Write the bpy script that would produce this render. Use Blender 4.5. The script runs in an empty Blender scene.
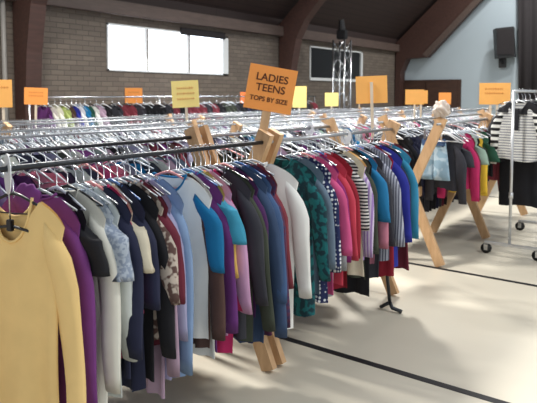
import bpy, bmesh, math, random
from mathutils import Vector, Matrix
random.seed(7)
PI = math.pi
col = bpy.context.scene.collection

# ------------------------------------------------------------------ helpers
def lin(c):
    return tuple(((v/255)/12.92 if v/255 <= .04045 else (((v/255)+.055)/1.055)**2.4) for v in c)

MATS = {}
def mat(name, rgb, rough=.85, metal=0, noise=.10, nscale=9, pattern=None, rgb2=None, scale=1, trans=0, emit=0, coat=0, bump=0, alpha=1):
    if name in MATS: return MATS[name]
    m = bpy.data.materials.new(name); m.use_nodes = True
    nt = m.node_tree; N = nt.nodes; L = nt.links
    b = N['Principled BSDF']
    c1 = (*lin(rgb), 1); c2 = (*lin(rgb2), 1) if rgb2 else None
    b.inputs['Roughness'].default_value = rough
    b.inputs['Metallic'].default_value = metal
    b.inputs['Transmission Weight'].default_value = trans
    b.inputs['Coat Weight'].default_value = coat
    tc = N.new('ShaderNodeTexCoord')
    base = None
    def mixn(a, bcol, fac):
        mx = N.new('ShaderNodeMix'); mx.data_type = 'RGBA'
        if isinstance(a, tuple): mx.inputs[6].default_value = a
        else: L.new(a, mx.inputs[6])
        if isinstance(bcol, tuple): mx.inputs[7].default_value = bcol
        else: L.new(bcol, mx.inputs[7])
        L.new(fac, mx.inputs[0]); return mx.outputs[2]
    if pattern == 'stripe_h' or pattern == 'stripe_v':
        w = N.new('ShaderNodeTexWave'); w.wave_type = 'BANDS'
        w.bands_direction = 'Z' if pattern == 'stripe_h' else 'Y'
        w.inputs['Scale'].default_value = scale; w.inputs['Distortion'].default_value = .15
        L.new(tc.outputs['Object'], w.inputs[0])
        r = N.new('ShaderNodeValToRGB'); r.color_ramp.interpolation = 'LINEAR'
        r.color_ramp.elements[0].position = .42; r.color_ramp.elements[1].position = .58
        L.new(w.outputs['Fac'], r.inputs[0]); base = mixn(c1, c2, r.outputs[0])
    elif pattern == 'dots':
        v = N.new('ShaderNodeTexVoronoi'); v.inputs['Scale'].default_value = scale; v.inputs['Randomness'].default_value = .25
        L.new(tc.outputs['Object'], v.inputs[0])
        r = N.new('ShaderNodeValToRGB'); r.color_ramp.elements[0].position = .30; r.color_ramp.elements[1].position = .42
        r.color_ramp.elements[0].color = (1,1,1,1); r.color_ramp.elements[1].color = (0,0,0,1)
        L.new(v.outputs['Distance'], r.inputs[0]); base = mixn(c1, c2, r.outputs[0])
    elif pattern == 'print':
        v = N.new('ShaderNodeTexNoise'); v.inputs['Scale'].default_value = scale; v.inputs['Detail'].default_value = 1
        L.new(tc.outputs['Object'], v.inputs[0])
        r = N.new('ShaderNodeValToRGB'); r.color_ramp.elements[0].position = .46; r.color_ramp.elements[1].position = .54
        L.new(v.outputs['Fac'], r.inputs[0]); base = mixn(c1, c2, r.outputs[0])
    elif pattern == 'plaid':
        fs = []
        for d in 'YZ':
            w = N.new('ShaderNodeTexWave'); w.bands_direction = d; w.inputs['Scale'].default_value = scale
            L.new(tc.outputs['Object'], w.inputs[0]); fs.append(w.outputs['Fac'])
        mm = N.new('ShaderNodeMath'); mm.operation = 'MULTIPLY'; L.new(fs[0], mm.inputs[0]); L.new(fs[1], mm.inputs[1])
        base = mixn(c1, c2, mm.outputs[0])
    if noise:
        n = N.new('ShaderNodeTexNoise'); n.inputs['Scale'].default_value = nscale; n.inputs['Detail'].default_value = 3
        L.new(tc.outputs['Object'], n.inputs[0])
        hs = N.new('ShaderNodeHueSaturation')
        mr = N.new('ShaderNodeMapRange'); mr.inputs[1].default_value = .3; mr.inputs[2].default_value = .7
        mr.inputs[3].default_value = 1-noise; mr.inputs[4].default_value = 1+noise
        L.new(n.outputs['Fac'], mr.inputs[0]); L.new(mr.outputs[0], hs.inputs['Value'])
        if base is None: hs.inputs['Color'].default_value = c1
        else: L.new(base, hs.inputs['Color'])
        base = hs.outputs[0]
    if base is None: b.inputs['Base Color'].default_value = c1
    else: L.new(base, b.inputs['Base Color'])
    if emit:
        b.inputs['Emission Color'].default_value = c1; b.inputs['Emission Strength'].default_value = emit
    if bump:
        n2 = N.new('ShaderNodeTexNoise'); n2.inputs['Scale'].default_value = bump[0]
        bp = N.new('ShaderNodeBump'); bp.inputs['Strength'].default_value = bump[1]; bp.inputs['Distance'].default_value = .01
        L.new(tc.outputs['Object'], n2.inputs[0]); L.new(n2.outputs['Fac'], bp.inputs['Height']); L.new(bp.outputs[0], b.inputs['Normal'])
    MATS[name] = m
    return m

def obj_from_mesh(name, me, m, parent=None, loc=(0,0,0)):
    o = bpy.data.objects.new(name, me); col.objects.link(o); o.location = loc
    if m is not None:
        if not me.materials: me.materials.append(m)
    if parent: o.parent = parent
    return o

def build(name, bm, m, parent=None, smooth=False, loc=(0,0,0)):
    me = bpy.data.meshes.new(name); bmesh.ops.recalc_face_normals(bm, faces=bm.faces)
    bm.to_mesh(me); bm.free()
    if smooth:
        for p in me.polygons: p.use_smooth = True
    return obj_from_mesh(name, me, m, parent, loc)

def box(bm, x0, x1, y0, y1, z0, z1, bev=0):
    r = bmesh.ops.create_cube(bm, size=1)
    for v in r['verts']:
        v.co = Vector(((x0+x1)/2+v.co.x*(x1-x0), (y0+y1)/2+v.co.y*(y1-y0), (z0+z1)/2+v.co.z*(z1-z0)))
    if bev:
        es = {e for v in r['verts'] for e in v.link_edges}
        bmesh.ops.bevel(bm, geom=list(es), offset=bev, segments=2, affect='EDGES')
    return bm

def tube(bm, pts, r, n=8, cap=True):
    pts = [Vector(p) for p in pts]; rs = r if isinstance(r, (list, tuple)) else [r]*len(pts)
    rings = []; prev = None
    for i, p in enumerate(pts):
        t = (pts[min(i+1, len(pts)-1)]-pts[max(i-1, 0)]).normalized()
        if prev is None:
            a = Vector((0,0,1)) if abs(t.z) < .9 else Vector((1,0,0))
            u = t.cross(a).normalized()
        else:
            u = (prev-t*prev.dot(t)).normalized()
        prev = u; w = t.cross(u)
        rings.append([bm.verts.new(p+(u*math.cos(2*PI*k/n)+w*math.sin(2*PI*k/n))*rs[i]) for k in range(n)])
    for a, b in zip(rings, rings[1:]):
        for k in range(n): bm.faces.new((a[k], a[(k+1)%n], b[(k+1)%n], b[k]))
    if cap: bm.faces.new(rings[0]); bm.faces.new(rings[-1])
    return bm

def prism(bm, poly, axis, a, b):
    def P(q, t):
        return Vector((t, q[0], q[1])) if axis == 'x' else (Vector((q[0], t, q[1])) if axis == 'y' else Vector((q[0], q[1], t)))
    A = [bm.verts.new(P(q, a)) for q in poly]; B = [bm.verts.new(P(q, b)) for q in poly]
    n = len(poly)
    for i in range(n): bm.faces.new((A[i], A[(i+1)%n], B[(i+1)%n], B[i]))
    fa = bm.faces.new(A); fb = bm.faces.new(B)
    bmesh.ops.triangulate(bm, faces=[fa, fb], ngon_method='EAR_CLIP')
    return bm

def beam(bm, p, q, w, t, axis=(1,0,0)):
    """board from p to q; width w in-plane, thickness t along axis"""
    p, q = Vector(p), Vector(q); d = (q-p).normalized(); a = Vector(axis); s = d.cross(a).normalized()
    vs = []
    for e in (p, q):
        for i, j in ((-1,-1),(1,-1),(1,1),(-1,1)): vs.append(bm.verts.new(e+s*i*w/2+a*j*t/2))
    for f in ((0,1,2,3),(4,5,6,7),(0,1,5,4),(1,2,6,5),(2,3,7,6),(3,0,4,7)): bm.faces.new([vs[k] for k in f])
    return bm

def empty(name, loc=(0,0,0), rz=0):
    o = bpy.data.objects.new(name, None); col.objects.link(o); o.location = loc; o.rotation_euler = (0,0,rz); return o

def tag(o, label, cat, group=None, kind=None):
    o['label'] = label; o['category'] = cat
    if group: o['group'] = group
    if kind: o['kind'] = kind
    return o

def struct(name, bm, m, **k):
    o = build(name, bm, m, **k); o['kind'] = 'structure'; return o

# ------------------------------------------------------------------ setting materials
def brick_mat():
    m = bpy.data.materials.new('painted_brick'); m.use_nodes = True
    nt = m.node_tree; N = nt.nodes; L = nt.links; b = N['Principled BSDF']
    tc = N.new('ShaderNodeTexCoord'); mp = N.new('ShaderNodeMapping'); sx = N.new('ShaderNodeSeparateXYZ'); cx = N.new('ShaderNodeCombineXYZ')
    L.new(tc.outputs['Object'], sx.inputs[0]); L.new(sx.outputs[0], cx.inputs[0]); L.new(sx.outputs[2], cx.inputs[1])
    bt = N.new('ShaderNodeTexBrick'); L.new(cx.outputs[0], bt.inputs[0])
    bt.inputs['Scale'].default_value = 1; bt.inputs['Brick Width'].default_value = .23; bt.inputs['Row Height'].default_value = .08
    bt.inputs['Mortar Size'].default_value = .009; bt.inputs['Mortar Smooth'].default_value = .4
    bt.inputs['Color1'].default_value = (*lin((118,107,96)),1); bt.inputs['Color2'].default_value = (*lin((104,94,85)),1)
    bt.inputs['Mortar'].default_value = (*lin((92,83,75)),1)
    L.new(bt.outputs['Color'], b.inputs['Base Color']); b.inputs['Roughness'].default_value = .8
    bp = N.new('ShaderNodeBump'); bp.inputs['Strength'].default_value = .5; bp.inputs['Distance'].default_value = .01; bp.invert = True
    L.new(bt.outputs['Fac'], bp.inputs['Height']); L.new(bp.outputs[0], b.inputs['Normal'])
    return m
def plank_mat():
    m = bpy.data.materials.new('roof_planks'); m.use_nodes = True
    nt = m.node_tree; N = nt.nodes; L = nt.links; b = N['Principled BSDF']
    tc = N.new('ShaderNodeTexCoord'); sx = N.new('ShaderNodeSeparateXYZ'); cx = N.new('ShaderNodeCombineXYZ')
    L.new(tc.outputs['Object'], sx.inputs[0]); L.new(sx.outputs[0], cx.inputs[0]); L.new(sx.outputs[1], cx.inputs[1])
    bt = N.new('ShaderNodeTexBrick'); L.new(cx.outputs[0], bt.inputs[0]); bt.inputs['Scale'].default_value = 1
    bt.inputs['Brick Width'].default_value = 3; bt.inputs['Row Height'].default_value = .12; bt.inputs['Mortar Size'].default_value = .006
    bt.inputs['Color1'].default_value = (*lin((50,35,32)),1); bt.inputs['Color2'].default_value = (*lin((48,34,31)),1); bt.inputs['Mortar'].default_value = (*lin((26,19,18)),1)
    L.new(bt.outputs['Color'], b.inputs['Base Color']); b.inputs['Roughness'].default_value = .7
    return m
def wood_mat(name, c1, c2, rough=.6, sc=(1,1,8)):
    m = bpy.data.materials.new(name); m.use_nodes = True
    nt = m.node_tree; N = nt.nodes; L = nt.links; b = N['Principled BSDF']
    tc = N.new('ShaderNodeTexCoord'); mp = N.new('ShaderNodeMapping'); mp.inputs['Scale'].default_value = sc
    n = N.new('ShaderNodeTexNoise'); n.inputs['Scale'].default_value = 4; n.inputs['Detail'].default_value = 4
    r = N.new('ShaderNodeValToRGB'); r.color_ramp.elements[0].color = (*lin(c1),1); r.color_ramp.elements[1].color = (*lin(c2),1)
    r.color_ramp.elements[0].position = .3; r.color_ramp.elements[1].position = .7
    L.new(tc.outputs['Object'], mp.inputs[0]); L.new(mp.outputs[0], n.inputs[0]); L.new(n.outputs['Fac'], r.inputs[0]); L.new(r.outputs[0], b.inputs['Base Color'])
    b.inputs['Roughness'].default_value = rough
    return m
BRICK = brick_mat(); PLANK = plank_mat()
ARCHW = wood_mat('stained_glulam', (64,44,38), (80,54,47), .55, (1,6,6))
PINE = wood_mat('pine_board', (190,150,108), (214,176,134), .6, (6,6,1.5))
PINE2 = wood_mat('pale_stick', (214,196,172), (230,214,190), .6, (6,6,1.5))
DOORW = wood_mat('dark_door_wood', (58,38,30), (74,50,38), .5, (1,1,6))
FASC = wood_mat('fascia_board', (84,70,64), (96,80,73), .6, (1,6,6))
PAINT = mat('pale_blue_wall_paint', (176,190,198), .8, noise=.02, nscale=1)
FLOORM = mat('cream_floor_tile', (210,203,186), .38, noise=.04, nscale=1.2)
TAPE = mat('black_floor_tape', (24,24,28), .55, noise=.05)
WHITEP = mat('white_window_frame', (225,228,228), .5, noise=.02)
GREYP = mat('grey_pipe', (150,146,140), .5, noise=.03)
DAY = mat('daylight_pane', (236,244,255), .3, noise=0, emit=3)
BLACKG = mat('black_window_panel', (16,16,20), .35, noise=0)
CURT = mat('dark_curtain', (34,30,32), .9, noise=.1)
RACKM = mat('bright_steel_tube', (200,202,204), .3, .6, noise=0)
CHROME = mat('chrome', (205,208,212), .22, 1, noise=0)
STEEL = mat('dark_steel_pipe', (62,64,68), .38, .8, noise=.05)
GALV = mat('galvanised_pipe', (165,168,172), .35, .85, noise=.05)
BLACKP = mat('black_plastic', (20,20,22), .45, noise=0)
RUBBER = mat('black_rubber', (22,22,22), .7, noise=0)

WY = 8.1; XE = 17.6
# floor
bm = bmesh.new(); box(bm, -2, XE+.2, -6, WY+.2, -.1, 0); struct('floor', bm, FLOORM)
# floor tape lines
for i, x in enumerate((3.34, 5.63, 10.2)):
    bm = bmesh.new(); box(bm, x-.028, x+.028, -5, WY-.3, .0005, .002); struct('trim_%d' % (i+1), bm, TAPE)
# side wall of painted brick with two openings
win = [(6.33, 9.36, 2.10, 2.88), (12.42, 15.12, 2.06, 2.90)]
bm = bmesh.new(); zt = 3.1
xs = -2
for (a, b, c, d) in win:
    box(bm, xs, a, WY, WY+.25, 0, zt); box(bm, a, b, WY, WY+.25, 0, c); box(bm, a, b, WY, WY+.25, d, zt); xs = b
box(bm, xs, XE, WY, WY+.25, 0, zt)
struct('wall_left', bm, BRICK)
bm = bmesh.new(); box(bm, -2, XE, WY-.02, WY+.25, zt, 3.6); struct('trim_4', bm, PLANK)
bm = bmesh.new(); box(bm, -2, XE-.4, WY-.16, WY-.02, 3.02, 3.24, .01); struct('trim_5', bm, FASC)
# bright clerestory window
a, b, c, d = win[0]
wr = empty('window_1', (a, WY, c)); wr['kind'] = 'structure'
bm = bmesh.new(); W_, H_ = b-a, d-c
for q in ((0, W_, 0, .03), (0, W_, H_-.03, H_), ): box(bm, q[0], q[1], -.02, .12, q[2], q[3])
box(bm, 0, .03, -.02, .12, 0, H_); box(bm, W_-.17, W_, -.02, .12, 0, H_)
build('window_frame', bm, WHITEP, wr)
for mx in (.88, 1.92):
    bm = bmesh.new(); box(bm, mx-.022, mx+.022, -.01, .08, .03, H_-.03); build('mullion', bm, GREYP, wr)
for p0, p1 in ((.03, .866), (.894, 1.906), (1.934, W_-.17)):
    bm = bmesh.new(); box(bm, p0, p1, .05, .06, .03, H_-.03); build('pane', bm, DAY, wr)
bm = bmesh.new(); box(bm, W_*.55, W_-.12, -.05, -.025, H_-.06, H_+.07); build('blind_roll', bm, CURT, wr)
# blacked-out window
a, b, c, d = win[1]
wr = empty('window_2', (a, WY, c)); wr['kind'] = 'structure'
bm = bmesh.new(); W_, H_ = b-a, d-c
box(bm, 0, W_, -.04, .1, 0, .07); box(bm, W_-.09, W_, -.02, .1, .07, H_); box(bm, 0, .03, -.02, .1, .07, H_); box(bm, 0, W_, -.02, .1, H_-.03, H_)
build('window_frame', bm, WHITEP, wr)
bm = bmesh.new(); box(bm, .03, W_-.09, .03, .05, .07, H_-.03); build('pane', bm, BLACKG, wr)
# pipe on the wall
bm = bmesh.new(); tube(bm, [(4.52, WY-.07, 0), (4.52, WY-.07, 3.4)], .035, 10); struct('trim_6', bm, GREYP, smooth=True)

# end wall
bm = bmesh.new()
prism(bm, [(WY, 0), (WY, 3.4), (0, 10.7), (-6, 5.3), (-6, 0)], 'x', XE, XE+.2); struct('wall_back', bm, PAINT)
# ceiling slopes
bm = bmesh.new(); prism(bm, [(WY+.3, 3.4-.27), (WY+.3, 3.4), (0, 10.85), (0, 10.69)], 'x', -2, XE+.2); struct('ceiling', bm, PLANK)
# arches
outer = [(8.06,0),(8.06,1.5),(8.06,2.3),(8.06,2.9),(8.06,3.3),(7.6,3.71),(7.2,4.07),(6.4,4.79),(0,10.5)]
inner = [(7.83,0),(7.80,1.5),(7.73,2.3),(7.60,2.95),(7.38,3.34),(7.12,3.62),(6.75,3.95),(6.0,4.62),(0,9.95)]
k = 7
for x in (4.80, 11.22):
    bm = bmesh.new(); G = [[bm.verts.new((x+sx, q[0], q[1])) for q in ln] for sx, ln in ((-.12, outer), (-.12, inner), (.12, inner), (.12, outer))]
    for j in range(4):
        A_, B_ = G[j], G[(j+1)%4]
        for i in range(len(outer)-1): bm.faces.new((A_[i], A_[i+1], B_[i+1], B_[i]))
    bm.faces.new([g_[0] for g_ in G]); bm.faces.new([g_[-1] for g_ in G])
    struct('trim_%d' % k, bm, ARCHW); k += 1
prof2 = [(8.08,0),(8.06,3.3),(0,10.55),(0,9.5),(5.69,4.25),(7.10,2.83),(7.72,2.80),(7.90,2.4),(7.95,1.5),(7.96,0)]
bm = bmesh.new(); prism(bm, prof2, 'x', 17.2, 17.55); struct('trim_%d' % k, bm, ARCHW); k += 1
bm = bmesh.new(); beam(bm, (17.18, 7.12, 2.86), (17.18, 3.0, 6.9), .16, .05); struct('trim_%d' % k, bm, FASC); k += 1
# double door in the end wall
dr = empty('door_1', (XE, 6.2, 0)); dr['kind'] = 'structure'
bm = bmesh.new(); box(bm, -.05, 0, -.06, 2.08, 0, 2.16); build('door_frame', bm, DOORW, dr)
for i in range(2):
    bm = bmesh.new(); y0 = .02+i*1.0; box(bm, -.10, -.05, y0, y0+.97, .01, 2.08, .006)
    lf = build('door_leaf', bm, DOORW, dr)
    bm = bmesh.new(); yy = y0+(.9 if i == 0 else .07); tube(bm, [(-.10, yy, .95), (-.16, yy, .95), (-.16, yy, 1.15), (-.10, yy, 1.15)], .012, 8); build('door_handle', bm, CHROME, lf, True)
# dark stage curtain at right
bm = bmesh.new()
n = 60; pts = []
for i in range(n+1):
    y = 4.42-i*(3.4/n); pts.append((y, 17.35+.05*math.sin(i*1.3)))
A = [bm.verts.new((p[1], p[0], 0.02)) for p in pts]; B = [bm.verts.new((p[1], p[0]+.16, 5.2)) for p in pts]
for i in range(n): bm.faces.new((A[i], A[i+1], B[i+1], B[i]))
o = build('stage_curtain', bm, CURT, smooth=True); sm = o.modifiers.new('s', 'SOLIDIFY'); sm.thickness = .02
tag(o, 'dark hanging stage curtain at the right edge of the pale end wall', 'curtain')

# wall speaker
sp = empty('wall_speaker', (17.2, 4.82, 3.14), .35)
bm = bmesh.new(); prism(bm, [(-.28, -.19), (.28, -.19), (.22, .16), (-.22, .16)], 'z', -.42, .40)
bm2 = bm
me_ = build('cabinet', bm2, BLACKP, sp); me_.rotation_euler = (0, .08, PI/2+.0)
bm = bmesh.new(); box(bm, -.22, -.205, -.22, .22, -.34, .34); build('grille', bm, CURT, sp)
bm = bmesh.new(); tube(bm, [(.0, 0, -.42), (.0, 0, -.55), (.26, .03, -.55)], .022, 8); box(bm, .24, .28, -.07, .13, -.68, -.42); build('wall_bracket', bm, BLACKP, sp)
tag(sp, 'black loudspeaker on a bracket high on the pale end wall', 'speaker')

# lighting truss tower
tr = empty('truss_tower', (12.35, 7.15, 0), 0)
hw = .15
for i, (sx, sy) in enumerate(((-1,-1),(1,-1),(1,1),(-1,1))):
    bm = bmesh.new(); tube(bm, [(sx*hw, sy*hw, 0.02), (sx*hw, sy*hw, 2.98)], .024, 8); build('upright', bm, CHROME, tr, True)
bm = bmesh.new(); nseg = 10
for f in range(4):
    c4 = [(-hw,-hw),(hw,-hw),(hw,hw),(-hw,hw)]; p, q = c4[f], c4[(f+1)%4]
    for s in range(nseg):
        z0 = .05+s*.29; z1 = z0+.29; aa, bb = (p, q) if s % 2 else (q, p)
        tube(bm, [(aa[0], aa[1], z0), (bb[0], bb[1], z1)], .011, 6)
build('lattice', bm, CHROME, tr, True)
bm = bmesh.new(); box(bm, -.3, .3, -.3, .3, 0, .02); build('base_plate', bm, STEEL, tr)
bm = bmesh.new(); box(bm, -.09, .09, -.11, .11, 3.0, 3.22, .02); tube(bm, [(0,0,3.2),(-.05,0,3.45)], [.09,.06], 12); build('lamp_head', bm, BLACKP, tr)
tag(tr, 'silver lattice lighting truss with black lamp head before the black window', 'truss')

# ------------------------------------------------------------------ rack frames and rods
YN, YF, ZR = 2.16, 2.79, 1.42
def make_frame(x, yn, yf, label, group=None, zr=ZR):
    r = empty('sawhorse_rack', (x, (yn+yf)/2, 0))
    h = (yf-yn)/2; ex = .035
    bm = bmesh.new(); beam(bm, (-.022, -h-ex*.5, zr+.06), (-.022, h+ex*.2, 0.012), .095, .042); build('board', bm, PINE, r)
    bm = bmesh.new(); beam(bm, (.022, h+ex*.5, zr+.06), (.022, -h-ex*.2, 0.012), .095, .042); build('board', bm, PINE, r)
    bm = bmesh.new(); box(bm, .044, .20, -.045, .045, .66, .76, .003); build('brace_block', bm, PINE, r)
    tag(r, label, 'rack', group); return r
make_frame(2.845, YN, YF, 'crossed pine frame behind the orange lettered sign, nearer of two touching frames')
make_frame(2.945, YN, YF, 'crossed pine frame behind the orange lettered sign, farther of two touching frames')
make_frame(4.60, YN, YF, 'crossed pine frame whose foot shows beside the dark metal stand')
make_frame(5.66, YN, YF, 'fully visible crossed pine frame at the near end of the short clothes')
make_frame(7.12, YN, YF, 'pine frame with spread legs under the yellow and magenta clothes')
make_frame(8.85, YN, YF, 'pine frame whose leg shows beyond the chrome rolling rack')
make_frame(.55, YN, YF, 'pine frame at the near end of the front rails')
rows = [(3.72, 4.35), (5.28, 5.91)]
for i, (y0, y1) in enumerate(rows):
    for x in ((1.98, 4.45, 7.0, 9.5, 12.3) if i == 0 else (3.0, 5.6, 8.2, 10.9, 13.8)):
        make_frame(x, y0, y1, 'pine frame buried in hung clothes of the %s double row' % ('middle' if i == 0 else 'rearmost'), 'pine frames of the %s double row' % ('middle' if i == 0 else 'rearmost'), ZR-.05)

def rod(x0, x1, y, m, label, z=ZR, r=.012):
    bm = bmesh.new(); tube(bm, [(x0-(x0+x1)/2, 0, 0), (x1-(x0+x1)/2, 0, 0)], r, 12)
    o = build('clothes_rail', bm, m, smooth=True, loc=((x0+x1)/2, y, z)); tag(o, label, 'clothes rail'); return o
rod(.45, 2.87, YN, STEEL, 'dark steel rail in front, carrying the yellow top and its neighbours')
rod(.45, 2.87, YF, STEEL, 'dark steel rail just behind the front one at the left')
rod(2.885, 4.72, YN, GALV, 'pale metal rail of the front row, right of the white cardigan')
rod(2.885, 4.72, YF, GALV, 'pale metal rail behind the front one, beyond the touching pine frames')
rod(5.55, 9.0, YN, GALV, 'pale metal rail carrying the short clothes right of the standing pine frame')
rod(5.55, 9.0, YF, GALV, 'pale metal rail carrying long black clothes behind the short ones')
rod(1.75, 12.6, rows[0][0], GALV, 'near rail of the middle double row of clothes', r=.008)
rod(1.95, 12.6, rows[0][1], GALV, 'far rail of the middle double row of clothes', r=.008)
rod(2.7, 14.2, rows[1][0], GALV, 'near rail of the rearmost double row of clothes', r=.008)
rod(3.0, 14.2, rows[1][1], GALV, 'far rail of the rearmost double row of clothes', r=.008)

# ------------------------------------------------------------------ garments
def body_mesh(W, L, T, nw, nd, flare, rng, nu=16, nv=14, slope=.05, open_front=False, bm=None, nb=.018):
    bm = bm or bmesh.new()
    ph = [rng.uniform(0, 6.28) for _ in range(6)]; fr = rng.uniform(2.2, 3.6)
    def sh(u, back):
        y = abs(u)*W
        if y < nw: return -(nd if not back else nb)*(1-(y/nw)**2)**.6
        t = (y-nw)/(W-nw); return -slope*1.6*t**1.2-.03*t**5
    sides = []
    for back in (0, 1):
        g = []
        for j in range(nv+1):
            v = j/nv; row = []
            for i in range(nu+1):
                u = -1+2*i/nu; u = math.sin(u*PI/2)
                z0 = sh(u, back); z = z0+(v**1.1)*(-L-z0)
                z += .012*math.sin(u*3+ph[3])*v
                w = W*(1-.10*min(1, v*7))+flare*v
                t = T*(.3+.7*min(1, v*5))*math.sqrt(max(0, 1-u*u))
                t *= 1+.35*v*math.sin(fr*3*u+ph[0])
                rp = (.35+.65*v)*v**.5*1.25*(.012*math.sin(fr*PI*u+ph[1]+v*1.5)+.008*math.sin(fr*1.9*PI*u+ph[2]-v*2))
                x = (t if back else -t)+rp
                if open_front and not back: x += -.004*(1-abs(u))
                row.append(bm.verts.new((x, u*w+.008*math.sin(v*5+ph[4]), z)))
            g.append(row)
        for j in range(nv):
            for i in range(nu):
                if open_front and not back and i in (nu//2-1, nu//2) : continue
                f = (g[j][i], g[j][i+1], g[j+1][i+1], g[j+1][i]); bm.faces.new(f if not back else f[::-1])
        sides.append(g)
    bmesh.ops.remove_doubles(bm, verts=bm.verts, dist=.0012)
    return bm, ph

def sleeve_mesh(W, Ls, side, rng, r0=.062, r1=.036, bm=None, fwd=0, slope=.05):
    bm = bm or bmesh.new(); n = 10; m = 10; ph = rng.uniform(0, 6)
    top = Vector((0, side*(W-.06), -slope*1.5-.04)); rings = []
    out = rng.uniform(.03, .085)
    for j in range(m+1):
        t = j/m
        cy = W-.055+.045*min(1, t*3.2)+out*t
        c = Vector((fwd*t+.012*math.sin(t*5+ph)*t, side*cy, top.z+.015*0-(Ls*t)))
        ry = (r0+(r1-r0)*t)*(1 if j else .55); rx = ry*.50+.004*math.sin(t*9+ph)
        zz = 0
        ring = []
        for k in range(n):
            a = 2*PI*k/n; wob = 1+.10*math.sin(3*a+t*7+ph)
            # tilt the first rings to make a rounded shoulder
            tilt = max(0, 1-t*4)*.9
            yy = math.sin(a)*ry*wob
            ring.append(bm.verts.new(c+Vector((math.cos(a)*rx*wob, yy, -side*yy*tilt))))
        rings.append(ring)
    for a, b in zip(rings, rings[1:]):
        for k in range(n): bm.faces.new((a[k], a[(k+1)%n], b[(k+1)%n], b[k]))
    bm.faces.new(rings[0])
    # turned-in cuff
    c0 = sum((v.co for v in rings[-1]), Vector())/n
    inn = [bm.verts.new(v.co+(c0-v.co)*.35+Vector((0,0,.03))) for v in rings[-1]]
    for k in range(n): bm.faces.new((rings[-1][k], rings[-1][(k+1)%n], inn[(k+1)%n], inn[k]))
    bm.faces.new(inn)
    return bm

def neckband_mesh(nw, nd, T, r=.006, nb=.018):
    bm = bmesh.new(); pts = []
    for i in range(25):
        a = 2*PI*i/24; y = nw*math.sin(a); c = math.cos(a)
        f = (1-(min(.999, abs(y)/nw))**2)**.6
        z = -(nd if c > 0 else nb)*f
        x = -T*.42*c
        pts.append((x, y, z+.002))
    tube(bm, pts, r, 6, False); return bm

DROP = -.108
def garment(name, x, y, z, W=.21, L=.82, T=.022, nw=.075, nd=.07, flare=.0, sleeve='long', m=None, ms=None, mb=None, rz=0, dy=0, seed=0, slope=.05, open_front=False, Ls=None, nb=.018):
    rng = random.Random(seed*13+5)
    root = empty(name, (x, y, z), rz)
    bm, _ = body_mesh(W, L, T, nw, nd, flare, rng, slope=slope, open_front=open_front, nb=nb)
    o = build('body', bm, m, root, True, (0, dy, DROP))
    if sleeve != 'none':
        ls = Ls or {'long': rng.uniform(.56, .62), 'short': rng.uniform(.19, .24), 'three': .40}[sleeve]
        r0, r1 = {'long': (.064, .038), 'short': (.072, .066), 'three': (.066, .05)}[sleeve]
        fw_ = rng.uniform(-.03, .03)
        for s in (-1, 1):
            build('sleeve', sleeve_mesh(W, ls, s, rng, r0, r1, fwd=fw_, slope=slope), ms or m, root, True, (0, dy, DROP))
    build('neckband', neckband_mesh(nw, nd, T, nb=nb), mb or m, root, True, (0, dy, DROP))
    return root

# ---- hangers
def hook_pts():
    p = [(0, .0, DROP-.005), (0, 0, -.045), (0, .012, -.030)]
    for i in range(9):
        a = -PI*.30+i*(PI*1.15)/8
        p.append((0, .021*math.cos(a), .021*math.sin(a)))
    return p
def hanger_meshes(W=.19):
    bm = bmesh.new(); tube(bm, hook_pts(), .0022, 6); hk = bpy.data.meshes.new('hook'); bm.to_mesh(hk); bm.free()
    bm = bmesh.new()
    pts = [(0, -W, DROP-.062), (0, -W*.6, DROP-.028), (0, -.04, DROP+.002), (0, 0, DROP+.012), (0, .04, DROP+.002), (0, W*.6, DROP-.028), (0, W, DROP-.062)]
    tube(bm, pts, [.004, .0055, .006, .008, .006, .0055, .004], 8)
    tube(bm, [(0, -W, DROP-.062), (0, 0, DROP-.068), (0, W, DROP-.062)], .003, 6)
    ar = bpy.data.meshes.new('arms'); bm.to_mesh(ar); bm.free()
    for me in (hk, ar):
        for p in me.polygons: p.use_smooth = True
    return hk, ar
HK, AR = hanger_meshes()
HK2, AR2 = hanger_meshes(.14)
HMAT = {'clear': mat('clear_plastic', (226,234,242), .10, noise=0, trans=.45),
        'white': mat('white_plastic', (236,238,240), .25, noise=0), 'black': mat('black_hanger_plastic', (22,22,26), .3, noise=0),
        'blue': mat('blue_plastic', (70,110,170), .3, noise=0), 'pink': mat('pink_plastic', (222,150,150), .3, noise=0),
        'chrome': CHROME, 'grey': mat('grey_plastic', (150,158,166), .25, noise=0)}
HK.materials.append(CHROME); HK2.materials.append(CHROME); AR.materials.append(HMAT['clear']); AR2.materials.append(HMAT['clear'])
R0 = random.Random(4)
def hanger(x, y, z, kind, where, rz=0, small=False, tilt=.16):
    root = empty('clothes_hanger', (x, y, z), rz); root.rotation_euler = (tilt, 0, rz)
    root.rotation_euler = (R0.uniform(-tilt,tilt), 0, rz)
    h = bpy.data.objects.new('hook', HK2 if small else HK); col.objects.link(h); h.parent = root
    a = bpy.data.objects.new('arms', AR2 if small else AR); col.objects.link(a); a.parent = root
    a.material_slots[0].link = 'OBJECT'; a.material_slots[0].material = HMAT[kind]
    kn = {'clear': 'clear plastic', 'white': 'white plastic', 'black': 'black plastic', 'blue': 'blue plastic', 'pink': 'pale pink plastic', 'chrome': 'chrome metal', 'grey': 'grey plastic'}[kind]
    tag(root, '%s clothes hanger hooked on the %s' % (kn, where), 'hanger', '%s hangers on the %s' % (kn, where))
    return root

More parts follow.
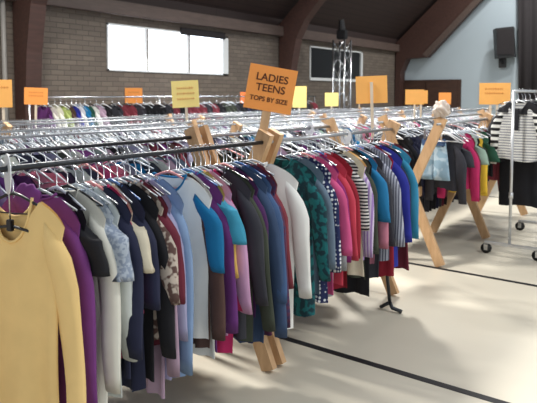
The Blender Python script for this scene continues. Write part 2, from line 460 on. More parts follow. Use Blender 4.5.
# ------------------------------------------------------------------ the front rail, garment by garment
def fab(name, rgb, **k): return mat('fabric_'+name, rgb, k.pop('rough', .9), **k)
F = {
 'yellow': fab('yellow', (242,206,138), noise=.04), 'purple': fab('purple', (112,52,120)), 'cream': fab('cream', (222,220,208), noise=.05),
 'palegrey': fab('palegrey', (205,210,206), noise=.05), 'iceblue': fab('iceblue', (146,158,178), pattern='print', rgb2=(182,192,204), scale=55),
 'navy': fab('navy', (32,36,62)), 'black': fab('black', (22,22,28)), 'magenta': fab('magenta', (186,38,96)), 'beigeprint': fab('beigeprint', (198,184,170), pattern='print', rgb2=(96,72,66), scale=30),
 'maroon': fab('maroon', (104,32,50)), 'mauve': fab('mauve', (176,150,170)), 'lavender': fab('lavender', (160,158,190)), 'denim': fab('denim', (126,152,188)),
 'teal': fab('teal', (10,110,160)), 'white': fab('white', (232,232,228), noise=.04), 'brown': fab('brown', (82,58,52)), 'violet': fab('violet', (98,44,112)),
 'turq': fab('turq', (60,150,180)), 'gold': fab('gold', (210,170,90)), 'pinklav': fab('pinklav', (196,150,186)), 'charcoal': fab('charcoal', (52,52,60)),
 'olive': fab('olive', (62,68,56)), 'plum': fab('plum', (72,30,84)), 'slate': fab('slate', (58,78,110)), 'bluedenim': fab('bluedenim', (66,92,132)),
 'plaid': fab('plaid', (92,44,72), pattern='plaid', rgb2=(56,48,86), scale=9), 'winered': fab('winered', (128,52,64)),
 'tealprint': fab('tealprint', (14,96,100), pattern='print', rgb2=(8,48,58), scale=26), 'greyblue': fab('greyblue', (104,122,140)),
 'dotted': fab('dotted', (30,40,84), pattern='dots', rgb2=(225,228,232), scale=38), 'pink': fab('pink', (208,84,136)), 'grey': fab('grey', (150,152,156)),
 'fuchsia': fab('fuchsia', (138,36,110)), 'coral': fab('coral', (198,64,84)), 'red': fab('red', (146,30,48)), 'bwstripe': fab('bwstripe', (206,204,200), pattern='stripe_h', rgb2=(30,30,38), scale=14),
 'ecru': fab('ecru', (216,206,182)), 'lilacstripe': fab('lilacstripe', (160,130,190), pattern='stripe_v', rgb2=(210,196,222), scale=14), 'azure': fab('azure', (30,118,168)),
 'greystripe': fab('greystripe', (172,176,190), pattern='stripe_v', rgb2=(96,98,116), scale=16), 'royal': fab('royal', (40,48,150)), 'cyan': fab('cyan', (48,134,170)),
 'rose': fab('rose', (190,120,140)), 'palegreen': fab('palegreen', (150,176,160)), 'midgreen': fab('midgreen', (38,84,66)), 'lime': fab('lime', (170,184,110)), 'tan': fab('tan', (222,176,112)),
 'yellowkid': fab('yellowkid', (232,190,60)), 'lightjeans': fab('lightjeans', (140,170,190), pattern='print', rgb2=(178,200,214), scale=12), 'knitstripe': fab('knitstripe', (208,208,202), pattern='stripe_h', rgb2=(136,136,142), scale=11),
 'sleevestripe': fab('sleevestripe', (214,214,210), pattern='stripe_h', rgb2=(14,14,18), scale=4.7),
}
FRONT = 'front rail'
# (x, look for the label, material, sleeve, half width, length, extra)
specs = [
 (1.235, 'mustard yellow long-sleeved top with a scooped neck', 'yellow', 'long', .25, 1.05, dict(rz=.25, nb=.085, nw=.105, nd=.18, T=.03, Ls=.74, slope=.045)),
 (1.345, 'purple hooded long top', 'purple', 'long', .222, .98, dict(nw=.10, nd=.03, Ls=.74, T=.024, rz=.2)),
 (1.425, 'black V-neck top with hidden hem', 'black', 'short', .20, .72, {}),
 (1.475, 'long cream tunic', 'cream', 'long', .228, .98, dict(Ls=.68)),
 (1.515, 'ice blue patterned short-sleeved blouse', 'iceblue', 'short', .215, .68, {}),
 (1.555, 'pale grey long top', 'palegrey', 'long', .205, .88, {}),
 (1.595, 'navy blue knit top', 'navy', 'long', .225, .80, {}),
 (1.630, 'magenta short-sleeved blouse', 'magenta', 'three', .21, .72, {}),
 (1.662, 'ecru thin blouse', 'ecru', 'short', .20, .72, {}),
 (1.695, 'dark navy dress', 'navy', 'three', .215, .90, {}),
 (1.735, 'long black dress', 'black', 'long', .235, .88, dict(Ls=.64)),
 (1.775, 'beige and brown printed blouse', 'beigeprint', 'three', .23, .70, {}),
 (1.805, 'maroon lace top', 'maroon', 'three', .235, .74, {}),
 (1.840, 'mauve tunic', 'mauve', 'long', .20, .99, dict(Ls=.75)),
 (1.872, 'pale lavender shirt', 'lavender', 'long', .20, .93, {}),
 (1.925, 'faded light blue denim shirt', 'denim', 'long', .225, .92, dict(Ls=.78, rz=.02)),
 (2.055, 'white raglan tee with bright blue sleeves and a small chest print', 'white', 'long', .245, .80, dict(ms='teal', mb='teal', nd=.09, nw=.10, rz=.16, Ls=.34)),
 (2.105, 'dark brown knit cardigan', 'brown', 'long', .215, .86, dict(Ls=.66)),
 (2.125, 'white cotton top with low hem', 'white', 'none', .20, .90, {}),
 (2.165, 'violet long-sleeved top', 'violet', 'long', .225, .90, dict(Ls=.66)),
 (2.205, 'turquoise short-sleeved tee', 'turq', 'short', .22, .70, {}),
 (2.240, 'golden yellow thin top', 'gold', 'three', .205, .70, {}),
 (2.280, 'pinkish lavender blouse', 'pinklav', 'long', .215, .86, {}),
 (2.315, 'magenta long top', 'magenta', 'long', .20, .96, {}),
 (2.355, 'charcoal knit jumper', 'charcoal', 'long', .235, .88, {}),
 (2.405, 'olive grey fleece jacket', 'olive', 'long', .245, .92, dict(T=.03, Ls=.74)),
 (2.460, 'deep plum top', 'plum', 'long', .235, .80, {}),
 (2.485, 'navy long-sleeved top', 'navy', 'long', .225, .95, {}),
 (2.525, 'slate blue jacket', 'slate', 'long', .235, .97, dict(Ls=.80, T=.028)),
 (2.57, 'blue denim shirt', 'bluedenim', 'long', .235, .80, {}),
 (2.615, 'maroon and navy plaid shirt', 'plaid', 'long', .235, .96, dict(Ls=.76)),
 (2.655, 'wine red jumper', 'winered', 'long', .205, .84, {}),
 (2.715, 'long white open-knit cardigan', 'white', 'long', .265, .97, dict(Ls=.66, T=.04, rz=.34)),
 (2.995, 'teal dark printed tunic', 'tealprint', 'long', .25, .96, dict(T=.034, Ls=.6)),
 (3.110, 'grey blue shirt', 'greyblue', 'long', .235, .86, {}),
 (3.175, 'navy and white dotted blouse', 'dotted', 'long', .24, .93, {}),
 (3.235, 'bright pink long top', 'pink', 'long', .24, .88, dict(Ls=.5)),
 (3.295, 'mid grey jumper', 'grey', 'long', .215, .92, {}),
 (3.350, 'fuchsia purple blouse', 'fuchsia', 'long', .225, .78, {}),
 (3.405, 'coral pink cardigan', 'coral', 'long', .24, .86, {}),
 (3.460, 'crimson red top', 'red', 'long', .215, .92, {}),
 (3.515, 'dark navy waistcoat', 'navy', 'none', .21, .72, {}),
 (3.565, 'black and white striped top', 'bwstripe', 'three', .235, .66, {}),
 (3.625, 'ecru long skirted top', 'ecru', 'none', .215, .86, {}),
 (3.675, 'lilac striped shirt with a tan shoulder yoke', 'lilacstripe', 'long', .22, .76, dict(yoke=1)),
 (3.730, 'dark olive long top', 'olive', 'long', .225, .92, {}),
 (3.785, 'black long skirted dress', 'black', 'none', .215, 1.05, {}),
 (3.840, 'azure blue tee', 'azure', 'three', .235, .70, {}),
 (3.895, 'rose mauve top', 'rose', 'long', .215, .84, {}),
 (3.950, 'dark charcoal coat', 'charcoal', 'long', .225, .96, {}),
 (4.010, 'grey striped long shirt', 'greystripe', 'long', .245, .84, {}),
 (4.070, 'pale lavender long shirt', 'lavender', 'long', .225, .82, {}),
 (4.125, 'crimson long skirted top', 'red', 'none', .215, 1.0, {}),
 (4.180, 'royal blue jumper', 'royal', 'long', .235, .92, {}),
 (4.240, 'plum dark jumper', 'plum', 'long', .225, .84, {}),
 (4.300, 'navy fleece', 'navy', 'long', .225, .84, {}),
 (4.360, 'cyan blue shirt, farthest right on its rail', 'cyan', 'long', .245, .76, dict(Ls=.62)),
 (4.440, 'maroon long skirt', 'maroon', 'none', .20, 1.02, {}),
]
hk_kinds = ['clear','grey','clear','black','clear','chrome','pink','clear','grey','blue']
KIND = {'hood':'', }
def kind_of(lbl):
    for k_, v_ in (('dress','dress'),('skirt','skirt'),('cardigan','cardigan'),('jacket','jacket'),('coat','coat'),('waistcoat','waistcoat'),('fleece','fleece'),('jumper','jumper'),('tunic','tunic'),('blouse','blouse'),('shirt','shirt'),('tee','tee_shirt')):
        if k_ in lbl and 'skirted' not in lbl: return v_
    return 'pullover'
usedl = {}
prev_kind = None
for i, (x, lbl, mk, sl, W, L, ex) in enumerate(specs):
    ex = dict(ex); yoke = ex.pop('yoke', 0)
    for key in ('ms', 'mb'):
        if key in ex: ex[key] = F[ex[key]]
    rng = random.Random(i+100)
    rz = ex.pop('rz', rng.uniform(-.04, .16)); kd = kind_of(lbl)
    g = garment({'tee_shirt':'tee_shirt'}.get(kd, kd), x, YN, ZR, W, L, ex.pop('T', .020), ex.pop('nw', .075), ex.pop('nd', rng.choice((.05,.07,.1))), 0 if sl != 'none' else .03, sl, F[mk], seed=i, rz=rz, dy=rng.uniform(-.012, .012), **ex)
    nxt = specs[i+1][1] if i+1 < len(specs) else None
    short = lambda s: ' '.join(s.split(' with ')[0].split(',')[0].split()[:3])
    if i in (0, 16, 32): full = lbl+' on the front rail'
    elif nxt: full = '%s just left of the %s' % (lbl, short(nxt))
    else: full = lbl+' at the far end of the front rail'
    tag(g, ' '.join(full.split()[:16]), kd.replace('_', ' ').replace('tee shirt', 't-shirt'), 'clothes on the front rail')
    if 'hooded' in lbl:
        bm = bmesh.new(); bmesh.ops.create_uvsphere(bm, u_segments=20, v_segments=14, radius=1)
        for v in bm.verts:
            f_ = 1+.08*math.sin(v.co.y*9+v.co.z*5)
            v.co = Vector((v.co.x*.022*f_, v.co.y*.078*f_+.05, v.co.z*.07*f_-.055))
        h_ = build('hood', bm, F['purple'], g, True, (-.012, 0, DROP+.02)); h_['label'] = 'folded purple hood'
    if yoke:
        bm, _ = body_mesh(W+.006, .12, .026, .075, .04, 0, random.Random(3), nv=4)
        y_ = build('yoke', bm, F['tan'], g, True, (0, 0, DROP+.004)); y_['label'] = 'tan shoulder yoke'
    if mk == 'white' and sl == 'long' and 'raglan' in lbl:
        bm = bmesh.new()
        for (a_, b_, c_, d_) in ((-.045, .045, -.20, -.185), (-.03, .05, -.225, -.21), (-.05, .03, -.25, -.236)):
            box(bm, -.032, -.029, a_, b_, c_, d_)
        p_ = build('chest_print', bm, F['charcoal'], g, False, (0, 0, DROP)); p_['label'] = 'small dark chest print'
    hk = 'black' if i in (0, 30) else hk_kinds[i % 10]
    hanger(x, YN, ZR, hk, FRONT, rz, tilt=.04)
    if i == 0:
        pass

# black clip hanger across the yellow neck
bm = bmesh.new(); tube(bm, [(-.012, -.088, -.235), (-.016, 0, -.220), (-.012, .088, -.235)], .006, 8); box(bm, -.028, -.01, -.014, .014, -.240, -.195, .003)
o = build('clip_hanger', bm, HMAT['black'], loc=(1.235, YN, ZR)); o.rotation_euler = (0, 0, .25)
bm = bmesh.new(); tube(bm, [(-.018, 0, -.20), (-.02, 0, -.10), (-.02, 0, -.03), (-.02, .018, 0), (-.02, 0, .021), (-.02, -.018, .006)], .003, 6); build('hook', bm, CHROME, o, True)
tag(o, 'black clip hanger showing across the neck of the mustard yellow top', 'hanger')

# ------------------------------------------------------------------ simple garments for the rails behind
def simple_mesh(W, L, sl, seed, T=.022):
    rng = random.Random(seed); bm, _ = body_mesh(W, L, T, .075, .07, .0, rng, nu=12, nv=9)
    bm2 = bm
    if sl:
        for s in (-1, 1): sleeve_mesh(W, .58 if sl == 'long' else .22, s, rng, .064, .042 if sl == 'long' else .066, bm=bm2)
    me = bpy.data.meshes.new('hung_garment'); bmesh.ops.recalc_face_normals(bm2, faces=bm2.faces)
    bm2.to_mesh(me); bm2.free()
    for v in me.vertices: v.co.z += DROP
    for p in me.polygons: p.use_smooth = True
    me.materials.append(F['grey']); return me
PRO = [simple_mesh(.21, .78, 'long', 1), simple_mesh(.225, .85, 'long', 2), simple_mesh(.20, .72, 'short', 3), simple_mesh(.22, .92, 'long', 4), simple_mesh(.205, .80, 'short', 5)]
KPRO = [simple_mesh(.14, .50, 'short', 6), simple_mesh(.155, .56, 'long', 7), simple_mesh(.13, .46, 'short', 8)]
NAMES = {'purple':'purple','cream':'cream','palegrey':'pale grey','navy':'navy','black':'black','magenta':'magenta','maroon':'maroon','mauve':'mauve','lavender':'lavender',
 'denim':'light denim blue','teal':'bright blue','white':'white','brown':'brown','violet':'violet','charcoal':'charcoal','olive':'olive','slate':'slate blue','greyblue':'grey blue',
 'grey':'grey','rose':'rose','red':'red','midgreen':'dark green','palegreen':'pale green','lime':'lime green','plum':'plum','tan':'tan','ecru':'ecru','bwstripe':'black and white striped',
 'azure':'azure','cyan':'cyan','yellowkid':'yellow','pink':'pink','winered':'wine red','turq':'turquoise','royal':'royal blue','coral':'coral','tealprint':'teal printed'}
def simple(x, y, z, mk, where, protos=PRO, rng=random, name='hung_garment', lab=None, seq=None):
    me = seq if seq else rng.choice(protos)
    o = bpy.data.objects.new(name, me); col.objects.link(o); o.location = (x, y, z); o.rotation_euler = (0, 0, rng.uniform(-.1, .1))
    o.material_slots[0].link = 'OBJECT'; o.material_slots[0].material = F[mk]
    tag(o, lab or '%s garment hung on the %s' % (NAMES[mk], where), 'garment', None if lab else '%s clothes on the %s' % (NAMES[mk], where)); return o
R = random.Random(21)
pal = ['navy','black','grey','cream','purple','rose','white','charcoal','maroon','greyblue','brown','palegrey','olive','teal','lavender','black','navy','mauve','palegreen','pink']
def fill(x0, x1, y, where, pal=pal, step=.078, protos=PRO, hp=('clear','clear','white','grey','clear','chrome','black','pink'), z=ZR, small=False, force=None):
    x = x0; i = 0
    while x < x1:
        mk = force[i] if force and i < len(force) else R.choice(pal)
        simple(x, y, z, mk, where, protos, R)
        hanger(x, y, z, R.choice(hp), where, R.uniform(-.1, .1), small)
        x += step*R.uniform(.9, 1.15); i += 1
fill(1.05, 2.72, YF, 'second rail from the front', force=['black','black','tan','violet','purple','lavender','violet','plum','rose','rose','navy'])
fill(3.08, 4.5, YF, 'second rail beyond the touching pine frames')
fill(5.85, 8.6, YF, 'rail behind the short clothes', pal=['black','navy','black','charcoal','maroon','black'], step=.095, protos=[PRO[1], PRO[3]])
fill(1.9, 9.4, rows[0][0], 'near rail of the middle double row', step=.088, hp=('clear','clear','white','grey','white','chrome','clear','white'))

# short clothes on the right-hand front rail
ks = [(5.80, .13, 'lightjeans', .09, .50, 'faded light blue denim shorts hung beside the standing pine frame', 'denim_shorts'),
 (5.88, .03, 'charcoal', .0, 0, 'dark charcoal child top behind the faded denim shorts', None), (5.99, .02, 'charcoal', 0, 0, 'dark grey child top left of the magenta one', None),
 (6.10, -.02, 'magenta', 0, 0, 'magenta child dress right of the dark grey top', None), (6.20, 0, 'maroon', 0, 0, 'deep red child top hidden behind the magenta dress', None),
 (6.30, -.02, 'palegreen', 0, 0, 'pale grey green child top right of the magenta dress', None), (6.40, 0, 'black', 0, 0, 'black child top left of the yellow one', None),
 (6.52, .02, 'yellowkid', 0, 0, 'yellow child top with a low hem', None), (6.62, -.04, 'midgreen', 0, 0, 'dark green child top right of the yellow one', None),
 (6.74, -.05, 'black', 0, 0, 'black child jacket between the green and red tops', None), (6.90, -.06, 'winered', 0, 0, 'wine red child top near the chrome rolling rack', None)]
for i, (x, dy, mk, a_, b_, lb, nm) in enumerate(ks):
    if nm == 'denim_shorts':
        root = empty(nm, (x, YN+dy, ZR))
        bm = bmesh.new()
        for s in (-1, 1):
            pts = [(0, s*.0, 0)]
            rings = []
            for j in range(9):
                t = j/8; cy = s*(.06+.03*t); ry = .066+.02*t; n = 14
                rings.append([bm.verts.new((math.cos(2*PI*q/n)*(.022+.01*t)+.004*math.sin(7*t+q), cy+math.sin(2*PI*q/n)*ry, -.20-.37*t)) for q in range(n)])
            for p_, q_ in zip(rings, rings[1:]):
                for q in range(14): bm.faces.new((p_[q], p_[(q+1)%14], q_[(q+1)%14], q_[q]))
            bm.faces.new(rings[0]); bm.faces.new(rings[-1])
        build('trouser_legs', bm, F['lightjeans'], root, True)
        bm = bmesh.new(); box(bm, -.03, .03, -.12, .12, -.235, -.155, .012); build('waistband', bm, F['bluedenim'], root)
        tag(root, lb, 'shorts', 'short clothes on the right-hand front rail')
        for s in (-1, 1):
            bm = bmesh.new(); box(bm, -.034, .034, s*.085-.012, s*.085+.012, -.17, -.06, .003); c_ = build('clip', bm, CHROME, root)
    else:
        o = simple(x, YN+dy, ZR, mk, '', KPRO, R, 'child_shirt', lb, seq=KPRO[i % 3] if mk not in ('yellowkid','magenta') else KPRO[1]); o['group'] = 'short clothes on the right-hand front rail'
    hanger(x, YN+dy*0, ZR, 'clear', 'rail of short clothes', 0, True)
fill(7.04, 8.7, YN, 'far part of the right-hand front rail', pal=['black','navy','charcoal','black','plum'], step=.12, protos=KPRO, small=True)
for i, x in enumerate((5.72, 5.76)):
    hanger(x, YN, ZR, 'white', 'rail of short clothes', .1*i, True)

for y_, x0_, x1_, w_ in ((YN, 5.85, 8.8, 'right-hand front rail'), (YF, 3.1, 4.6, 'second rail beyond the touching pine frames'), (YF, 5.7, 8.8, 'rail behind the short clothes')):
    x_ = x0_
    while x_ < x1_:
        hanger(x_, y_, ZR, R.choice(('clear','white','clear','chrome')), w_, R.uniform(-.4, .4)); x_ += .12
# dense rows far behind: uncountable at this size
def stuff_row(name, y, x0, x1, step, label, pal2, protos=PRO, z=ZR):
    bmx = bmesh.new(); mats = [F[p] for p in pal2]; x = x0
    while x < x1:
        me = R.choice(protos); n0 = len(bmx.faces); nv0 = len(bmx.verts)
        bmx.from_mesh(me); bmx.verts.ensure_lookup_table(); bmx.faces.ensure_lookup_table()
        a = R.uniform(-.12, .12); mi = R.randrange(len(mats))
        for v in bmx.verts[nv0:]:
            cx_, cy_ = v.co.x, v.co.y
            v.co.x = cx_*math.cos(a)-cy_*math.sin(a)+x; v.co.y = cx_*math.sin(a)+cy_*math.cos(a)+y; v.co.z += z
        for f in bmx.faces[n0:]: f.material_index = mi
        x += step*R.uniform(.85, 1.2)
    me = bpy.data.meshes.new(name); bmx.to_mesh(me); bmx.free()
    for m_ in mats: me.materials.append(m_)
    for p in me.polygons: p.use_smooth = True
    o = bpy.data.objects.new(name, me); col.objects.link(o); tag(o, label, 'clothes', kind='stuff'); return o
def stuff_hangers(name, y, x0, x1, step, label, z=ZR):
    bmx = bmesh.new(); kinds = ['clear','white','chrome','clear','grey','grey']; x = x0
    while x < x1:
        mi = R.randrange(len(kinds))
        for me, m_ in ((HK, 2), (AR, mi)):
            n0 = len(bmx.faces); nv0 = len(bmx.verts)
            bmx.from_mesh(me); bmx.verts.ensure_lookup_table(); bmx.faces.ensure_lookup_table(); a = R.uniform(-.3, .3)
            for v in bmx.verts[nv0:]:
                cx_, cy_ = v.co.x, v.co.y
                v.co.x = cx_*math.cos(a)-cy_*math.sin(a)+x; v.co.y = cx_*math.sin(a)+cy_*math.cos(a)+y; v.co.z += z
            for f in bmx.faces[n0:]: f.material_index = m_
        x += step*R.uniform(.85, 1.2)
    me = bpy.data.meshes.new(name); bmx.to_mesh(me); bmx.free()
    for k_ in kinds: me.materials.append(HMAT[k_])
    for p in me.polygons: p.use_smooth = True
    o = bpy.data.objects.new(name, me); col.objects.link(o); tag(o, label, 'hangers', kind='stuff'); return o
for (y, x0, x1, w) in ((rows[0][1], 2.2, 12.4, 'far rail of the middle double row'), (rows[1][0], 2.9, 14.0, 'near rail of the rearmost double row'), (rows[1][1], 3.2, 14.0, 'far rail of the rearmost double row'), (rows[0][0], 9.5, 12.4, 'far end of the near rail of the middle double row')):
    stuff_row('row_of_clothes', y, x0, x1, .095, 'dense row of mixed clothes on the '+w, ['grey','palegrey','navy','black','rose','cream','maroon','greyblue','white','purple'])
    stuff_hangers('row_of_hangers', y, x0, x1, .022, 'dense row of pale hangers on the '+w)

# coats on the chrome rack by the brick wall
cz = 1.67
rod(4.3, 11.2, 7.15, CHROME, 'chrome rail of coats in front of the brick wall', cz)
for i, x in enumerate((4.34, 6.6, 8.9, 11.16)):
    r = empty('rack_stand', (x, 7.15, 0))
    bm = bmesh.new(); tube(bm, [(0,0,.04),(0,0,cz-.017)], .014, 8); build('pole', bm, CHROME, r, True)
    bm = bmesh.new(); tube(bm, [(0,-.28,.02),(0,0,.045),(0,.28,.02)], .014, 8); build('foot_bar', bm, CHROME, r, True)
    tag(r, 'chrome stand under the coat rail by the brick wall', 'rack stand', 'stands of the coat rail')
coats = [(4.55,'violet'),(4.62,'cream'),(4.72,'cream'),(4.80,'lime'),(4.90,'brown'),(4.98,'royal'),(5.05,'white'),(5.12,'teal'),(5.20,'midgreen'),(5.28,'white'),(5.38,'mauve')]
x = 5.5
while x < 11.0:
    coats.append((x, R.choice(['black','charcoal','navy','black','black','charcoal','olive','winered','charcoal','brown','black']))); x += .15*R.uniform(.8, 1.2)
for x, mk in coats:
    simple(x, 7.15, cz, mk, 'coat rail by the brick wall', [PRO[1], PRO[3]], R, 'hung_coat')
    hanger(x, 7.15, cz, R.choice(['clear','black','white']), 'coat rail by the brick wall')

# ------------------------------------------------------------------ size dividers
def divider(x, y, label, rx=0, s=1.0):
    bm = bmesh.new(); n = 28
    def ring(r, sx, z): return [bm.verts.new((sx, r*math.sin(2*PI*k_/n)*.8, z+r*math.cos(2*PI*k_/n)*1.15)) for k_ in range(n)]
    A = ring(.062*s, -.002, -.02); B = ring(.062*s, .002, -.02); C = ring(.019, -.002, 0); D = ring(.019, .002, 0)
    for P_, Q_ in ((A, B), (C, D), (A, C), (B, D)):
        for k_ in range(n): bm.faces.new((P_[k_], P_[(k_+1)%n], Q_[(k_+1)%n], Q_[k_]))
    o = build('size_divider', bm, HMAT['white'], loc=(x, y, ZR)); o.rotation_euler = (0, 0, rx); tag(o, label, 'rail divider', 'white rail dividers'); return o
divider(1.215, YN, 'white oval rail divider left of the mustard yellow top', -.3, 1.1)
divider(3.80, YN, 'white round rail divider on the front rail above the azure tee', .55, .8)
divider(4.28, YF, 'white round rail divider on the rail behind the royal blue jumper', .55, .8)

# dark metal stand beside the second pine frame
st = empty('metal_stand', (4.27, 2.00, 0))
bm = bmesh.new(); tube(bm, [(0,.1,ZR-.3),(0,.06,.4),(0,.02,.06)], .014, 8); build('pole', bm, STEEL, st, True)
bm = bmesh.new(); tube(bm, [(0,.02,.07),(0,.0,.03),(.0,-.08,.016)], .016, 8); tube(bm, [(0,.02,.07),(.0,.10,.016)], .014, 8); build('foot', bm, STEEL, st, True)
tag(st, 'dark metal stand reaching the floor under the royal blue jumper', 'stand')

# crumpled bag over the top of the standing frame
bm = bmesh.new(); bmesh.ops.create_icosphere(bm, subdivisions=4, radius=.07)
for v in bm.verts:
    d = v.co.normalized(); s = 1+.16*math.sin(d.x*6+d.z*5)+.12*math.sin(d.y*9-d.z*4)+.06*math.sin(d.z*17+d.x*13)
    v.co *= s; v.co.z *= 1.1
    if v.co.z < 0: v.co.y *= 1+abs(v.co.z)*3
o = build('plastic_bag', bm, mat('cream_bag', (214,200,188), .5, noise=.12, nscale=14), smooth=True, loc=(5.63, 2.15, 1.565))
tag(o, 'crumpled cream bag pushed over the top end of the standing pine frame', 'bag')

# ------------------------------------------------------------------ rolling rack at the right
rr = empty('rolling_rack', (6.50, 1.72, 0)); LX = 1.36
for e in (0, LX):
    bm = bmesh.new(); tube(bm, [(e, 0, .13), (e, 0, 1.74)], .015, 10); build('upright_pole', bm, RACKM, rr, True)
    bm = bmesh.new(); box(bm, e-.02, e+.02, -.30, .26, .105, .135, .006); build('foot_bar', bm, RACKM, rr)
    bm = bmesh.new(); tube(bm, [(e, 0, .62), (e, 0, .68)], .024, 10); build('height_collar', bm, RACKM, rr, True)
    for yy in (-.28, .24):
        bm = bmesh.new(); tube(bm, [(e-.016, yy, .055), (e+.016, yy, .055)], .055, 18); c_ = build('caster_wheel', bm, RUBBER, rr, True)
        bm = bmesh.new(); box(bm, e-.02, e-.015, yy-.02, yy+.02, .035, .10); box(bm, e+.015, e+.02, yy-.02, yy+.02, .035, .10); box(bm, e-.02, e+.02, yy-.02, yy+.02, .095, .106); build('caster_fork', bm, CHROME, c_)
bm = bmesh.new(); tube(bm, [(0, 0, 1.74), (LX, 0, 1.74)], .015, 10); build('hanging_rail', bm, RACKM, rr, True)
tag(rr, 'chrome rolling garment rack on black casters at the right', 'clothes rack')
zt_ = 1.74
g = garment('striped_jumper', 6.62, 1.70, zt_, .23, .62, .03, .085, .11, .01, 'long', F['knitstripe'], F['sleevestripe'], F['black'], rz=-.1, seed=77, Ls=.56)
tag(g, 'white jumper with thin grey stripes on the chrome rolling rack', 'jumper')
hanger(6.62, 1.70, zt_, 'white', 'chrome rolling rack')
bm, _ = body_mesh(.236, .13, .034, .085, .09, 0, random.Random(5), nv=4)
y_ = build('yoke', bm, F['black'], g, True, (0, 0, DROP+.004)); y_['label'] = 'black shoulder yoke'
bm = bmesh.new(); box(bm, -.045, -.036, -.022, .022, -.30, -.09, .004); y_ = build('neck_tie', bm, F['black'], g, False, (0, 0, DROP)); y_['label'] = 'black hanging neck tie'
for i, (x, mk, W, L, sl, lb, nm) in enumerate(((6.72, 'black', .25, .60, 'long', 'black cardigan directly behind the striped jumper', 'cardigan'), (6.84, 'black', .22, 1.14, 'none', 'long black dress hanging lower than the striped jumper', 'dress'),
     (6.98, 'charcoal', .22, 1.0, 'long', 'charcoal coat in the middle of the chrome rolling rack', 'coat'), (7.15, 'black', .23, 1.1, 'long', 'black coat near the far pole of the rolling rack', 'coat'), (7.40, 'brown', .22, .95, 'long', 'brown coat at the far pole of the rolling rack', 'coat'))):
    g = garment(nm, x, 1.72, zt_, W, L, .03, .075, .06, .03, sl, F[mk], seed=200+i); tag(g, lb, nm); hanger(x, 1.72, zt_, 'chrome', 'chrome rolling rack')

# ------------------------------------------------------------------ signs on sticks
ORANGE = mat('orange_card', (250,160,78), .7, noise=.02); YEL = mat('yellow_card', (250,226,140), .7, noise=.03); AMB = mat('amber_card', (252,184,98), .7, noise=.03); DORG = mat('deep_orange_card', (236,122,62), .7, noise=.03)
INK = mat('black_marker', (84,42,22), .8, noise=0); FINK = mat('faint_marker', (206,128,60), .8, noise=0)
def textmesh(s, size, m, parent, loc, rot):
    cu = bpy.data.curves.new('lettering', 'FONT'); cu.body = s; cu.size = size; cu.align_x = 'CENTER'; cu.align_y = 'CENTER'; cu.extrude = .0008; cu.offset = .0007
    t = bpy.data.objects.new('lettering', cu); col.objects.link(t)
    dg = bpy.context.evaluated_depsgraph_get(); me = bpy.data.meshes.new_from_object(t.evaluated_get(dg))
    bpy.data.objects.remove(t); me.materials.clear(); me.materials.append(m)
    o = bpy.data.objects.new('lettering', me); col.objects.link(o); o.parent = parent; o.location = loc; o.rotation_euler = rot; return o
HD = math.radians(37)
def sign(x, y, z, w, h, m, label, zb=1.40, yaw=0, roll=0, lines=None, faint=0, front_stick=False, sticks=(0,), stickm=PINE2, sw=.014):
    # local: x across, -y towards the reader
    root = empty('paper_sign', (x, y, z), 0)
    root.rotation_euler = (0, roll, math.atan2(y, x)-PI/2+yaw)
    bm = bmesh.new(); box(bm, -w/2, w/2, -.0015, .0015, -h/2, h/2, 0); c = build('card', bm, m, root)
    for s in sticks:
        bm = bmesh.new(); yy = -.008 if front_stick else .008
        box(bm, s-sw, s+sw, yy-.005, yy+.005, -(z-zb), h*.28 if front_stick else h*.3); build('stick', bm, stickm, root)
    if lines:
        for (s, size, dz) in lines: textmesh(s, size, INK, root, (0, -.003, dz), (PI/2, 0, 0))
    rg = random.Random(int(x*100))
    for k_ in range(faint):
        bm = bmesh.new(); zz = h*(.22-.2*k_); xx = -w*.3
        while xx < w*.28:
            ww = rg.uniform(.008, .02); box(bm, xx, xx+ww*.4, -.003, -.0016, zz-.012, zz+.012); box(bm, xx, xx+ww, -.003, -.0016, zz-.003, zz+.003); xx += ww+.008
        build('faded_writing', bm, FINK, root)
    tag(root, label, 'sign'); return root
sign(2.86, 2.14, 1.735, .285, .265, ORANGE, 'large tilted orange card sign reading LADIES TEENS TOPS BY SIZE', 1.18, roll=math.radians(10), stickm=PINE, sw=.026,
     lines=[('LADIES', .062, .062), ('TEENS', .062, .0), ('TOPS BY SIZE', .038, -.066)])
sign(4.42, 4.40, 1.71, .275, .275, YEL, 'pale yellow card sign on a stick left of the large orange sign', faint=3, roll=math.radians(-3))
sign(4.32, 6.95, 1.685, .28, .215, ORANGE, 'orange card sign on a stick above the cream coats', 1.3, faint=2, roll=math.radians(2))
sign(3.35, 6.0, 1.715, .18, .29, AMB, 'pale orange card sign cut by the left edge of the picture', 1.3, faint=1)
sign(6.80, 8.0, 1.69, .29, .26, ORANGE, 'small orange card sign below the left end of the bright window', 1.2, faint=1)
sign(9.3, 7.55, 1.64, .26, .24, DORG, 'small deep orange card sign half hidden behind the large lettered sign', 1.2)
sign(9.1, 6.15, 1.665, .26, .39, YEL, 'pale yellow card sign just right of the large orange sign', 1.2)
sign(10.4, 6.25, 1.61, .27, .27, YEL, 'small pale yellow card sign in front of the lattice truss', 1.2)
sign(5.08, 2.62, 1.75, .29, .255, AMB, 'amber card sign with its pale stick in front, left of the brown door', 1.30, front_stick=True, roll=math.radians(-2))
sign(8.39, 3.62, 1.67, .27, .22, AMB, 'amber card sign on a stick in front of the left door leaf', 1.3)
sign(8.72, 3.66, 1.67, .20, .20, AMB, 'amber card sign peeping out behind the other one before the door', 1.3)
sign(13.4, 5.05, 1.62, .27, .27, ORANGE, 'small orange card sign in front of the right door leaf', .0)
sign(7.14, 2.10, 1.715, .34, .25, AMB, 'wide amber card sign on two sticks beside the chrome rolling rack', 1.38, faint=2, sticks=(-.045, .03))
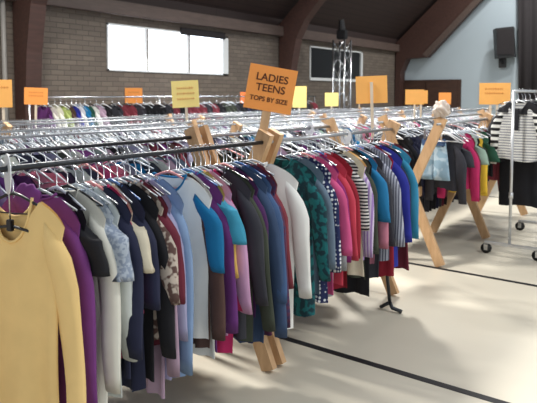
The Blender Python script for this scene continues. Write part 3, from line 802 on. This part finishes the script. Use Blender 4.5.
sign(12.2, 6.6, 1.62, .14, .24, DORG, 'tiny deep orange card sign right of the lattice truss', .0)

# ------------------------------------------------------------------ lights, world, camera
sc = bpy.context.scene
w = bpy.data.worlds.new('world'); sc.world = w; w.use_nodes = True
bg = w.node_tree.nodes['Background']; bg.inputs[0].default_value = (.86, .93, 1.0, 1); bg.inputs[1].default_value = .50
def area(name, loc, size, power, color=(1,1,1), target=None, sy=None):
    l = bpy.data.lights.new(name, 'AREA'); l.size = size; l.energy = power; l.color = color
    if sy: l.shape = 'RECTANGLE'; l.size_y = sy
    o = bpy.data.objects.new(name, l); col.objects.link(o); o.location = loc
    if target: o.rotation_euler = (Vector(target)-Vector(loc)).to_track_quat('-Z', 'Y').to_euler()
    return o
area('hall_lamp_and_fill', (3.2, 5.4, 5.3), .8, 330, (1, .97, .92), (3.4, 1.5, 0))
area('hall_lamp_and_fill', (8.2, 5.2, 5.4), .8, 330, (1, .97, .92), (8.2, 1.5, 0))
area('hall_lamp_and_fill', (13.5, 2.8, 6.5), .7, 120, (1, .98, .95))
area('hall_lamp_and_fill', (15.9, 3.9, 6.2), .25, 90, (1, .98, .95))
area('hall_lamp_and_fill', (5.0, -2.5, 6.2), 1.2, 190, (1, .98, .95))  # added front fill, brightens the near faces from the camera side
area('window_daylight', (7.85, 7.95, 2.5), 2.7, 60, (.9, .96, 1), (7.0, 2, .6), .7)

cd = bpy.data.cameras.new('camera'); cam = bpy.data.objects.new('camera', cd); col.objects.link(cam)
cd.sensor_width = 36; cd.lens = 600/537*36; cd.sensor_fit = 'HORIZONTAL'; cd.shift_y = -.1202; cd.shift_x = -0.0
cam.location = (0, 0, 1.7); p = math.radians(4)
a = HD
d = Vector((math.cos(a)*math.cos(p), math.sin(a)*math.cos(p), -math.sin(p)))
cam.rotation_euler = d.to_track_quat('-Z', 'Y').to_euler()
cd.clip_start = .05
cd.dof.use_dof = True; cd.dof.focus_distance = 3.2; cd.dof.aperture_fstop = 4.5
sc.camera = cam
vs = sc.view_settings; vs.view_transform = 'Standard'; vs.look = 'None'; vs.gamma = 1; vs.use_curve_mapping = False; vs.exposure = .48
